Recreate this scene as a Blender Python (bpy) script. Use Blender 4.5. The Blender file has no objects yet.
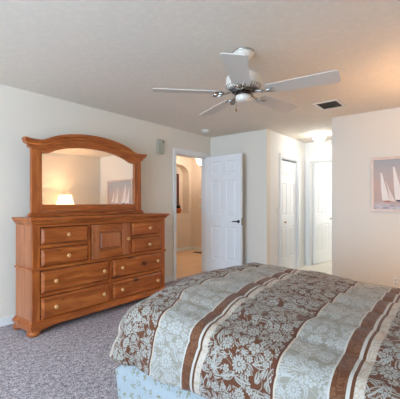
import bpy, math, random
from mathutils import Vector, Matrix, noise
random.seed(7)
PI = math.pi
SC = bpy.context.scene
COL = SC.collection

# ------------------------------------------------------------------ camera
YAW = 0.676
cam_d = bpy.data.cameras.new('camera')
cam_d.sensor_width = 36.0
cam_d.lens = 331.66 / 400 * 36.0
cam_d.shift_y = 0.0085
cam_d.clip_start = 0.05
cam = bpy.data.objects.new('camera', cam_d)
COL.objects.link(cam)
cam.location = (0, 0, 1.245)
cam.rotation_euler = (PI / 2, 0, YAW - PI / 2)
SC.camera = cam

# ------------------------------------------------------------------ world, exposure, window daylight, added fill
SC.view_settings.view_transform = 'Standard'
SC.view_settings.look = 'None'
SC.view_settings.gamma = 1.0
SC.view_settings.use_curve_mapping = False
SC.view_settings.exposure = 0.6

world = bpy.data.worlds.new('sky')
SC.world = world
world.use_nodes = True
bg = world.node_tree.nodes['Background']
bg.inputs[0].default_value = (0.62, 0.78, 1.0, 1)
bg.inputs[1].default_value = 1.0


def area_light(name, loc, rot, sx, sy, power, color):
    d = bpy.data.lights.new(name, 'AREA')
    d.shape = 'RECTANGLE'
    d.size, d.size_y = sx, sy
    d.energy = power
    d.color = color
    o = bpy.data.objects.new(name, d)
    COL.objects.link(o)
    o.location = loc
    o.rotation_euler = rot
    return o


def point_light(name, loc, power, color, radius=0.05):
    d = bpy.data.lights.new(name, 'POINT')
    d.energy = power
    d.color = color
    d.shadow_soft_size = radius
    o = bpy.data.objects.new(name, d)
    COL.objects.link(o)
    o.location = loc
    return o


# daylight through the big window behind the camera, then warm fill added through an invented window
area_light('daylight_west', (-3.45, 1.20, 1.35), (0, -PI / 2, 0), 2.2, 2.8, 238, (0.52, 0.74, 1.0))
area_light('fill_south', (-2.25, -0.60, 1.35), (PI / 2, 0, 0), 1.4, 1.9, 36, (1.0, 0.91, 0.80))
# unseen fill added to brighten bathroom and hall; no window there
area_light('fill_bath', (8.45, 1.6, 1.45), (0, PI / 2, 0), 1.4, 1.0, 13, (0.95, 0.97, 1.0))
L_TABLE = point_light('table_lamp_bulb', (3.62, -0.06, 1.315), 31, (1.0, 0.62, 0.34), 0.07)
L_FOYER = point_light('foyer_lamp_bulb', (5.80, 4.60, 2.30), 45, (1.0, 0.95, 0.87), 0.06)
L_BATH = point_light('bath_lamp_bulb', (7.6, 1.7, 2.2), 5, (1.0, 0.97, 0.92), 0.12)


# ------------------------------------------------------------------ node helpers
class NT:
    def __init__(self, name):
        m = bpy.data.materials.new(name)
        m.use_nodes = True
        self.m = m
        self.t = m.node_tree
        self.b = self.t.nodes['Principled BSDF']

    def node(self, typ, **kw):
        n = self.t.nodes.new(typ)
        for k, v in kw.items():
            setattr(n, k, v)
        return n

    def link(self, a, b):
        if isinstance(a, (int, float)):
            b.default_value = a
        elif isinstance(a, tuple):
            b.default_value = a
        else:
            self.t.links.new(a, b)

    def math(self, op, a, b=None, c=None, clamp=False):
        n = self.node('ShaderNodeMath', operation=op)
        n.use_clamp = clamp
        self.link(a, n.inputs[0])
        if b is not None:
            self.link(b, n.inputs[1])
        if c is not None:
            self.link(c, n.inputs[2])
        return n.outputs[0]

    def vmath(self, op, a, b=None, scale=None):
        n = self.node('ShaderNodeVectorMath', operation=op)
        self.link(a, n.inputs[0])
        if b is not None:
            self.link(b, n.inputs[1])
        if scale is not None:
            self.link(scale, n.inputs[3])
        return n.outputs[0] if op not in ('LENGTH', 'DOT_PRODUCT', 'DISTANCE') else n.outputs[1]

    def sep(self, v):
        n = self.node('ShaderNodeSeparateXYZ')
        self.link(v, n.inputs[0])
        return n.outputs

    def comb(self, x, y, z=0.0):
        n = self.node('ShaderNodeCombineXYZ')
        self.link(x, n.inputs[0]); self.link(y, n.inputs[1]); self.link(z, n.inputs[2])
        return n.outputs[0]

    def mix(self, f, a, b, typ='MIX'):
        n = self.node('ShaderNodeMix', data_type='RGBA', blend_type=typ)
        self.link(f, n.inputs[0]); self.link(a, n.inputs[6]); self.link(b, n.inputs[7])
        return n.outputs[2]

    def noise(self, vec, scale, detail=2.0, rough=0.5, dist=0.0, dims='3D'):
        n = self.node('ShaderNodeTexNoise', noise_dimensions=dims)
        if vec is not None:
            self.link(vec, n.inputs['Vector'])
        n.inputs['Scale'].default_value = scale
        n.inputs['Detail'].default_value = detail
        n.inputs['Roughness'].default_value = rough
        n.inputs['Distortion'].default_value = dist
        return n.outputs

    def voronoi(self, vec, scale, dims='3D', rnd=1.0, feature='F1'):
        n = self.node('ShaderNodeTexVoronoi', voronoi_dimensions=dims, feature=feature)
        self.link(vec, n.inputs['Vector'])
        n.inputs['Scale'].default_value = scale
        n.inputs['Randomness'].default_value = rnd
        return n.outputs

    def ramp(self, f, stops, interp='LINEAR'):
        n = self.node('ShaderNodeValToRGB')
        n.color_ramp.interpolation = interp
        els = n.color_ramp.elements
        while len(els) < len(stops):
            els.new(0.5)
        for e, (p, c) in zip(els, stops):
            e.position = p
            e.color = c if len(c) == 4 else (*c, 1)
        self.link(f, n.inputs[0])
        return n.outputs[0]

    def coord(self, which='Object'):
        return self.node('ShaderNodeTexCoord').outputs[which]

    def bump(self, h, strength, dist=0.01):
        n = self.node('ShaderNodeBump')
        n.inputs['Strength'].default_value = strength
        n.inputs['Distance'].default_value = dist
        self.link(h, n.inputs['Height'])
        self.link(n.outputs[0], self.b.inputs['Normal'])

    def step(self, x, a, b):          # soft step from a to b
        n = self.node('ShaderNodeMapRange')
        n.interpolation_type = 'SMOOTHSTEP'
        self.link(x, n.inputs[0])
        n.inputs[1].default_value = a; n.inputs[2].default_value = b
        return n.outputs[0]

    def done(self, color=None, rough=0.5, metal=0.0, spec=0.5, **kw):
        if color is not None:
            self.link(color if not (isinstance(color, tuple) and len(color) == 3) else (*color, 1), self.b.inputs['Base Color'])
        self.link(rough, self.b.inputs['Roughness'])
        self.b.inputs['Metallic'].default_value = metal
        self.b.inputs['Specular IOR Level'].default_value = spec
        for k, v in kw.items():
            self.b.inputs[k.replace('_', ' ')].default_value = v
        return self.m


def lin(r, g, b):
    f = lambda c: ((c / 255 + 0.055) / 1.055) ** 2.4 if c > 10 else c / 255 / 12.92
    return (f(r), f(g), f(b))


def plain(name, rgb, rough=0.5, metal=0.0, spec=0.5, var=0.0, **kw):
    n = NT(name)
    c = (*lin(*rgb), 1)
    if var:
        nz = n.noise(n.coord(), 6.0, 3.0)[0]
        d = tuple(x * (1 - var) for x in c[:3]) + (1,)
        col = n.mix(nz, d, c)
    else:
        col = c
    return n.done(col, rough, metal, spec, **kw)


def emitter(name, rgb, strength):
    n = NT(name)
    n.done(lin(*rgb), 0.4)
    n.b.inputs['Emission Color'].default_value = (*lin(*rgb), 1)
    n.b.inputs['Emission Strength'].default_value = strength
    return n.m


def wall_paint(name, rgb):
    n = NT(name)
    co = n.coord()
    big = n.noise(co, 1.3, 2.0)[0]
    c = lin(*rgb)
    col = n.mix(big, (*[x * 0.97 for x in c], 1), (*c, 1))
    h = n.noise(co, 90.0, 3.0, 0.6)[0]
    n.bump(h, 0.12, 0.004)
    return n.done(col, 0.75, 0, 0.25)


def ceiling_paint(name, rgb):
    n = NT(name)
    co = n.coord()
    a = n.noise(co, 22.0, 4.0, 0.6)[0]
    blot = n.step(a, 0.48, 0.60)
    c = lin(*rgb)
    col = n.mix(blot, (*[x * 0.965 for x in c], 1), (*c, 1))
    n.bump(blot, 0.09, 0.004)
    return n.done(col, 0.85, 0, 0.2)


def carpet(name):
    n = NT(name)
    co = n.coord()
    f1 = n.noise(co, 95.0, 3.0, 0.65)[0]
    f2 = n.noise(co, 30.0, 2.0, 0.5)[0]
    mixv = n.math('ADD', n.math('MULTIPLY', f1, 0.72), n.math('MULTIPLY', f2, 0.28))
    col = n.ramp(mixv, [(0.36, lin(94, 86, 90)), (0.46, lin(158, 149, 155)), (0.53, lin(202, 193, 198)), (0.63, lin(248, 241, 246))])
    tr = n.noise(n.vmath('MULTIPLY', co, (1.0, 3.0, 1.0)), 1.6, 2.0)[0]
    col = n.mix(n.step(tr, 0.35, 0.7), n.mix(0.10, col, (*lin(90, 82, 80), 1)), col)
    n.bump(mixv, 0.8, 0.02)
    return n.done(col, 0.95, 0, 0.1)


def tile(name, rgb, rgb2, size, grout):
    n = NT(name)
    co = n.coord()
    br = n.node('ShaderNodeTexBrick')
    br.offset = 0.0
    n.link(co, br.inputs['Vector'])
    br.inputs['Scale'].default_value = 1.0
    br.inputs['Brick Width'].default_value = size
    br.inputs['Row Height'].default_value = size
    br.inputs['Mortar Size'].default_value = 0.004
    br.inputs['Color1'].default_value = (*lin(*rgb), 1)
    br.inputs['Color2'].default_value = (*lin(*rgb2), 1)
    br.inputs['Mortar'].default_value = (*lin(*grout), 1)
    nz = n.noise(co, 5.0, 3.0)[0]
    col = n.mix(n.math('MULTIPLY', nz, 0.25), br.outputs[0], (*[x * 0.8 for x in lin(*rgb)], 1))
    return n.done(col, 0.35, 0, 0.4)


def wood(name, axis, dark, mid, light, knot=0.0, rough=0.30):
    """pine with grain running along axis 0=x, 2=z"""
    n = NT(name)
    co = n.coord()
    oi = n.node('ShaderNodeObjectInfo').outputs['Random']
    co = n.vmath('ADD', co, n.comb(n.math('MULTIPLY', oi, 3.7), n.math('MULTIPLY', oi, 5.1), n.math('MULTIPLY', oi, 7.3)))
    sc = [9.0, 9.0, 9.0]
    sc[axis] = 0.9
    st = n.vmath('MULTIPLY', co, tuple(sc))
    wob = n.noise(co, 3.0, 2.0)[1]
    st = n.vmath('ADD', st, n.vmath('SCALE', wob, scale=0.45))
    g = n.noise(st, 2.6, 4.0, 0.55, 0.25)[0]
    fine = n.noise(n.vmath('MULTIPLY', st, (4.0, 4.0, 4.0)), 3.0, 3.0)[0]
    g = n.math('ADD', n.math('MULTIPLY', g, 0.8), n.math('MULTIPLY', fine, 0.2))
    col = n.ramp(g, [(0.30, lin(*dark)), (0.5, lin(*mid)), (0.72, lin(*light))])
    if knot:
        kx, ky, kz = n.sep(n.vmath('ADD', co, n.vmath('SCALE', n.vmath('SUBTRACT', n.noise(co, 16.0, 2.0)[1], (0.5, 0.5, 0.5)), scale=0.05)))
        kh = n.math('ADD', kx, ky)
        kv = n.comb(n.math('MULTIPLY', kh, 3.2), n.math('MULTIPLY', kz, 5.6)) if axis == 0 else n.comb(n.math('MULTIPLY', kh, 5.6), n.math('MULTIPLY', kz, 3.2))
        v = n.node('ShaderNodeTexVoronoi', voronoi_dimensions='2D', feature='F1')
        n.link(kv, v.inputs['Vector']); v.inputs['Scale'].default_value = 1.0
        rs = n.node('ShaderNodeSeparateColor'); n.link(v.outputs['Color'], rs.inputs[0])
        on = n.math('LESS_THAN', rs.outputs[0], 0.85 if knot > .9 else 0.30)
        r1, r2 = (0.15, 0.25) if knot > .9 else (0.06, 0.13)
        k1 = n.math('MULTIPLY', on, n.math('SUBTRACT', 1.0, n.step(v.outputs['Distance'], 0.4 * r1, r1)))
        k2 = n.math('MULTIPLY', on, n.math('SUBTRACT', 1.0, n.step(v.outputs['Distance'], 0.5 * r2, r2 * 1.3)))
        col = n.mix(n.math('MULTIPLY', k2, 0.45 * knot), col, (*lin(125, 62, 28), 1))
        col = n.mix(n.math('MULTIPLY', k1, 0.9 * knot), col, (*lin(66, 30, 16), 1))
    n.bump(g, 0.05, 0.003)
    return n.done(col, rough, 0, 0.45)


# ---- printed cloth
def floral_mask(n, uv, k=1.0):
    """white blossoms, leaves and vines; uv in metres"""
    def flowers(scale, off, lo, hi, nmin, nvar, prob):
        p = n.vmath('ADD', uv, off)
        v = n.node('ShaderNodeTexVoronoi', voronoi_dimensions='2D', feature='F1')
        n.link(p, v.inputs['Vector']); v.inputs['Scale'].default_value = scale
        v.inputs['Randomness'].default_value = 0.62
        d = n.vmath('SUBTRACT', p, v.outputs['Position'])
        dx, dy, _ = n.sep(d)
        r = n.vmath('LENGTH', n.comb(dx, dy))
        rs = n.node('ShaderNodeSeparateColor'); n.link(v.outputs['Color'], rs.inputs[0])
        r1, r2, r3 = rs.outputs[0], rs.outputs[1], rs.outputs[2]
        th = n.math('ADD', n.math('ARCTAN2', dy, dx), n.math('MULTIPLY', r1, 6.28))
        npet = n.math('ADD', nmin, n.math('FLOOR', n.math('MULTIPLY', r2, nvar)))
        pet = n.math('ABSOLUTE', n.math('COSINE', n.math('MULTIPLY', th, n.math('MULTIPLY', npet, 0.5))))
        pet = n.math('POWER', pet, 0.7)
        R0 = n.math('ADD', lo, n.math('MULTIPLY', r3, hi - lo))
        R = n.math('MULTIPLY', R0, n.math('ADD', 0.52, n.math('MULTIPLY', pet, 0.48)))
        q = n.math('DIVIDE', r, R)
        body = n.math('SUBTRACT', 1.0, n.step(q, 0.90, 1.04))
        qc = n.math('DIVIDE', r, R0)
        ring = n.math('MULTIPLY', n.step(qc, 0.20, 0.25), n.math('SUBTRACT', 1.0, n.step(qc, 0.29, 0.36)))
        split = n.math('MULTIPLY', n.math('SUBTRACT', 1.0, n.step(pet, 0.18, 0.42)), n.step(qc, 0.34, 0.42))
        has = n.math('LESS_THAN', r1, prob)
        body = n.math('MULTIPLY', body, n.math('SUBTRACT', 1.0, n.math('MAXIMUM', ring, n.math('MULTIPLY', split, 0.85))))
        body = n.math('MULTIPLY', body, has)
        halo = n.math('MULTIPLY', n.math('SUBTRACT', 1.0, n.step(q, 1.12, 1.25)), has)
        return body, halo

    def leaves(scale, off, a, b, prob, outline=False):
        p = n.vmath('ADD', uv, off)
        v = n.node('ShaderNodeTexVoronoi', voronoi_dimensions='2D', feature='F1')
        n.link(p, v.inputs['Vector']); v.inputs['Scale'].default_value = scale
        v.inputs['Randomness'].default_value = 0.8
        d = n.vmath('SUBTRACT', p, v.outputs['Position'])
        dx, dy, _ = n.sep(d)
        rs = n.node('ShaderNodeSeparateColor'); n.link(v.outputs['Color'], rs.inputs[0])
        ang = n.math('MULTIPLY', rs.outputs[0], 6.28)
        c, s = n.math('COSINE', ang), n.math('SINE', ang)
        ex = n.math('DIVIDE', n.math('ADD', n.math('MULTIPLY', dx, c), n.math('MULTIPLY', dy, s)), a)
        ey = n.math('DIVIDE', n.math('SUBTRACT', n.math('MULTIPLY', dy, c), n.math('MULTIPLY', dx, s)), b)
        ey = n.math('ADD', ey, n.math('MULTIPLY', n.math('MULTIPLY', ex, ex), 0.5))
        lim = n.math('SUBTRACT', 1.0, n.math('MULTIPLY', ex, ex))
        inside = n.step(n.math('SUBTRACT', lim, n.math('ABSOLUTE', ey)), 0.0, 0.18)
        vein = n.math('SUBTRACT', 1.0, n.step(n.math('ABSOLUTE', ey), 0.10, 0.26))
        side = n.math('SUBTRACT', 1.0, n.step(n.math('ABSOLUTE', n.math('SINE', n.math('MULTIPLY', n.math('ADD', ex, n.math('ABSOLUTE', ey)), 9.0))), 0.15, 0.45))
        tex = n.math('MAXIMUM', vein, n.math('MULTIPLY', side, 0.6))
        if outline:      # white rim and ribs around a dark leaf
            rim = n.math('SUBTRACT', 1.0, n.step(n.math('SUBTRACT', lim, n.math('ABSOLUTE', ey)), 0.22, 0.34))
            tex = n.math('SUBTRACT', 1.0, n.math('MAXIMUM', rim, tex))
        m = n.math('MULTIPLY', inside, n.math('SUBTRACT', 1.0, tex))
        return n.math('MULTIPLY', m, n.math('LESS_THAN', rs.outputs[1], prob))

    f1, h1 = flowers(9.2, (0.37, 0.11, 0), 0.026, 0.043, 7.0, 7.0, 0.66)
    f2, h2 = flowers(16.0, (2.13, 1.71, 0), 0.015, 0.028, 5.0, 2.0, 0.70)
    l1 = leaves(12.5, (5.3, 3.9, 0), 0.050, 0.020, 0.85, True)
    l2 = leaves(26.0, (8.1, 1.2, 0), 0.024, 0.009, 0.80)
    l3 = leaves(20.0, (3.1, 7.7, 0), 0.030, 0.011, 0.75)
    w = n.noise(uv, 11.0, 1.0, 0.5, 0.4, '2D')[0]
    vine = n.math('SUBTRACT', 1.0, n.step(n.math('ABSOLUTE', n.math('SUBTRACT', w, 0.5)), 0.006, 0.017))
    under = n.math('MAXIMUM', n.math('MAXIMUM', l1, l2), n.math('MAXIMUM', l3, vine))
    under = n.math('MULTIPLY', under, n.math('SUBTRACT', 1.0, h1))
    small = n.math('MULTIPLY', f2, n.math('SUBTRACT', 1.0, h1))
    under = n.math('MULTIPLY', under, n.math('SUBTRACT', 1.0, n.math('MULTIPLY', h2, n.math('SUBTRACT', 1.0, h1))))
    return n.math('MAXIMUM', n.math('MAXIMUM', f1, small), under)


def comforter_mat():
    n = NT('printed_comforter_cloth')
    uvn = n.node('ShaderNodeUVMap'); uvn.uv_map = 'cloth'
    uv = uvn.outputs[0]
    u, v, _ = n.sep(uv)
    P = 0.697
    wob = n.math('MULTIPLY', n.math('SUBTRACT', n.noise(uv, 3.0, 1.0, dims='2D')[0], 0.5), 0.02)
    t = n.math('MODULO', n.math('ADD', n.math('SUBTRACT', 1.285 + 4 * P, u), wob), P)
    m = floral_mask(n, uv)
    brown, brownl = (*lin(92, 51, 26), 1), (*lin(121, 76, 60), 1)
    white = (*lin(184, 178, 168), 1)
    cream = (*lin(140, 133, 120), 1)
    creaml = (*lin(166, 164, 159), 1)
    tan = (*lin(224, 205, 184), 1)
    floral = n.mix(m, brown, (*lin(155, 152, 143), 1))
    damask = n.mix(m, cream, creaml)
    tonal = n.mix(m, (*lin(92, 52, 28), 1), (*lin(112, 72, 46), 1))
    band = n.mix(m, (*lin(172, 154, 136), 1), (*lin(190, 178, 164), 1))
    col = white
    def put(base, over, a, b):
        f = n.math('MULTIPLY', n.math('GREATER_THAN', t, a), n.math('LESS_THAN', t, b))
        return n.mix(f, base, over)
    col = put(white, damask, 0.0, 0.205)
    col = put(col, (*lin(190, 174, 152), 1), 0.0, 0.008)
    col = put(col, white, 0.200, 0.208)
    col = put(col, tonal, 0.208, 0.262)
    col = put(col, white, 0.262, 0.275)
    col = put(col, brown, 0.275, 0.287)
    col = put(col, band, 0.287, 0.320)
    col = put(col, floral, 0.320, 0.697)
    col = put(col, (*lin(84, 40, 24), 1), 0.686, 0.697)
    n.bump(n.noise(uv, 260.0, 2.0, dims='2D')[0], 0.15, 0.002)
    return n.done(col, 0.75, 0, 0.25, Sheen_Weight=0.15)


def skirt_mat():
    n = NT('sprigged_skirt_cloth')
    uvn = n.node('ShaderNodeUVMap'); uvn.uv_map = 'cloth'
    uv = uvn.outputs[0]
    v1 = n.node('ShaderNodeTexVoronoi', voronoi_dimensions='2D', feature='F1')
    n.link(uv, v1.inputs['Vector']); v1.inputs['Scale'].default_value = 15.0
    v1.inputs['Randomness'].default_value = 0.55
    d = n.vmath('SUBTRACT', uv, v1.outputs['Position'])
    dx, dy, _ = n.sep(d)
    r = n.vmath('LENGTH', n.comb(dx, dy))
    rs = n.node('ShaderNodeSeparateColor'); n.link(v1.outputs['Color'], rs.inputs[0])
    th = n.math('ADD', n.math('ARCTAN2', dy, dx), n.math('MULTIPLY', rs.outputs[0], 6.28))
    pet = n.math('ABSOLUTE', n.math('COSINE', n.math('MULTIPLY', th, 2.5)))
    R = n.math('MULTIPLY', 0.020, n.math('ADD', 0.25, n.math('MULTIPLY', pet, 0.85)))
    spr = n.math('SUBTRACT', 1.0, n.step(n.math('DIVIDE', r, R), 0.8, 1.1))
    nz = n.noise(uv, 60.0, 2.0, dims='2D')[0]
    spr = n.math('MULTIPLY', spr, n.step(nz, 0.40, 0.55))
    w = n.noise(uv, 16.0, 1.0, dims='2D')[0]
    vine = n.math('SUBTRACT', 1.0, n.step(n.math('ABSOLUTE', n.math('SUBTRACT', w, 0.5)), 0.004, 0.012))
    base = n.mix(n.math('MULTIPLY', vine, 0.35), (*lin(158, 165, 168), 1), (*lin(136, 146, 146), 1))
    col = n.mix(spr, base, (*lin(132, 129, 98), 1))
    return n.done(col, 0.8, 0, 0.2)


def canvas_mat():
    n = NT('sea_mist_paint')
    x, y, z = n.sep(n.coord())
    nz = n.noise(n.coord(), 7.0, 4.0, 0.6)[0]
    zz = n.math('ADD', z, n.math('MULTIPLY', n.math('SUBTRACT', nz, 0.5), 0.12))
    col = n.ramp(zz, [(0.0, lin(186, 184, 190)), (0.06, lin(204, 202, 206)), (0.13, lin(190, 168, 158)), (0.34, lin(194, 174, 164)), (0.50, lin(180, 174, 171)), (0.66, lin(164, 167, 172))])
    wv = n.noise(n.vmath('MULTIPLY', n.coord(), (1, 7, 40)), 2.0, 3.0)[0]
    sea = n.math('MULTIPLY', n.math('SUBTRACT', 1.0, n.step(z, 0.07, 0.12)), n.step(wv, 0.45, 0.6))
    col = n.mix(sea, col, (*lin(160, 158, 170), 1))
    return n.done(col, 0.6)


M = {}
M['wall'] = wall_paint('warm_white_wall_paint', (235, 227, 213))
M['wall_hall'] = wall_paint('cream_hall_paint', (238, 236, 231))
M['wall_foyer'] = wall_paint('peach_foyer_paint', (236, 215, 194))
M['wall_bath'] = wall_paint('bright_white_paint', (242, 242, 238))
M['ceiling'] = ceiling_paint('textured_ceiling_paint', (236, 226, 211))
M['carpet'] = carpet('speckled_taupe_carpet')
M['tile_foyer'] = tile('peach_floor_tile', (226, 186, 148), (230, 192, 156), 0.45, (180, 150, 122))
M['tile_hall'] = tile('cream_floor_tile', (236, 228, 212), (232, 224, 206), 0.33, (205, 196, 180))
M['trim'] = plain('white_trim_enamel', (240, 239, 236), 0.35, var=0.02)
M['door'] = plain('white_door_enamel', (246, 246, 245), 0.38, var=0.015)
M['dark_edge'] = plain('raw_tan_edge', (176, 160, 140), 0.7)
PD, PM, PL = (128, 62, 24), (166, 88, 38), (198, 120, 58)
M['pine_x'] = wood('honey_pine_lengthwise', 0, PD, PM, PL, 0.55)
M['pine_x_knotty'] = wood('honey_pine_knotty', 0, PD, PM, PL, 1.0)
M['pine_z'] = wood('honey_pine_upright', 2, PD, PM, PL, 0.45)
M['pine_side'] = wood('honey_pine_side', 2, (140, 78, 44), (166, 98, 60), (186, 120, 78), 0.5)
M['pine_knob'] = wood('pale_pine_knob', 0, (196, 140, 84), (216, 164, 108), (228, 182, 128), 0, 0.3)
M['gap'] = plain('dark_shadow_gap_wood', (52, 26, 14), 0.8)
M['brass'] = plain('antique_brass', (150, 118, 66), 0.35, 1.0)
M['chrome'] = plain('polished_chrome', (205, 203, 198), 0.18, 1.0)
M['bronze'] = plain('dark_oil_rubbed_bronze', (52, 44, 38), 0.35, 0.8)
M['mirror'] = plain('silvered_mirror_glass', (250, 247, 242), 0.0, 1.0)
M['fan_white'] = plain('cream_fan_enamel', (226, 216, 202), 0.35)
M['blade'] = plain('pale_fan_blade_laminate', (216, 207, 196), 0.45, var=0.03)
M['grille'] = plain('grey_motor_grille', (120, 116, 110), 0.4, 0.7)
M['vent_white'] = plain('white_vent_metal', (232, 226, 218), 0.4)
M['vent_dark'] = plain('charcoal_vent_slats', (112, 108, 104), 0.6)
M['duct'] = plain('duct_shade', (56, 54, 52), 0.8)
M['plastic'] = plain('ivory_plastic', (232, 228, 216), 0.4)
M['plastic_white'] = plain('white_plastic', (240, 240, 240), 0.4)
M['grey_plastic'] = plain('grey_green_plastic', (184, 182, 166), 0.5)
M['black'] = plain('black_plastic', (30, 28, 26), 0.5)
M['frame_pink'] = wood('pale_pink_wood', 2, (208, 182, 162), (218, 194, 174), (226, 204, 186), 0)
M['canvas'] = canvas_mat()
M['sail'] = plain('cream_sail_paint', (240, 235, 228), 0.6, var=0.06)
M['sail_shade'] = plain('buff_sail_paint', (232, 222, 212), 0.6, var=0.05)
M['hull_red'] = plain('rose_hull_paint', (182, 112, 110), 0.6)
M['hull_dark'] = plain('navy_hull_paint', (70, 74, 96), 0.6)
M['comforter'] = comforter_mat()
M['skirt'] = skirt_mat()
M['mattress'] = plain('white_mattress_ticking', (224, 222, 216), 0.8)
M['shade'] = NT('linen_lamp_shade').m
M['ceramic'] = plain('blue_grey_ceramic', (140, 150, 158), 0.25)
M['orange'] = plain('burnt_orange_glaze', (196, 104, 44), 0.35, var=0.2)
M['panel_red'] = wood('dark_red_wood', 2, (66, 26, 16), (104, 44, 28), (128, 62, 40), 0)
M['dome'] = emitter('glowing_opal_glass', (255, 252, 248), 28)
M['bowl'] = emitter('glowing_frosted_bowl', (255, 240, 222), 2.6)
M['bulb'] = emitter('lamp_bulb_glow', (255, 226, 180), 6.0)
M['closet_dark'] = plain('closet_shade_paint', (90, 88, 84), 0.8)  # darkness of the shut closet put into the wall colour


def shade_setup():
    m = M['shade']; t = m.node_tree
    t.nodes.remove(t.nodes['Principled BSDF'])
    a = t.nodes.new('ShaderNodeBsdfDiffuse'); b = t.nodes.new('ShaderNodeBsdfTranslucent')
    a.inputs[0].default_value = (*lin(244, 236, 220), 1); b.inputs[0].default_value = (*lin(250, 236, 210), 1)
    mx = t.nodes.new('ShaderNodeMixShader'); mx.inputs[0].default_value = 0.8
    t.links.new(a.outputs[0], mx.inputs[1]); t.links.new(b.outputs[0], mx.inputs[2])
    t.links.new(mx.outputs[0], t.nodes['Material Output'].inputs[0])


shade_setup()


def glass_setup():
    m = bpy.data.materials.new('clear_window_glass'); m.use_nodes = True; t = m.node_tree
    t.nodes.remove(t.nodes['Principled BSDF'])
    a = t.nodes.new('ShaderNodeBsdfTransparent'); b = t.nodes.new('ShaderNodeBsdfGlossy'); b.inputs['Roughness'].default_value = 0.02
    mx = t.nodes.new('ShaderNodeMixShader'); mx.inputs[0].default_value = 0.06
    t.links.new(a.outputs[0], mx.inputs[1]); t.links.new(b.outputs[0], mx.inputs[2])
    t.links.new(mx.outputs[0], t.nodes['Material Output'].inputs[0])
    M['glass'] = m


glass_setup()


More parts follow.
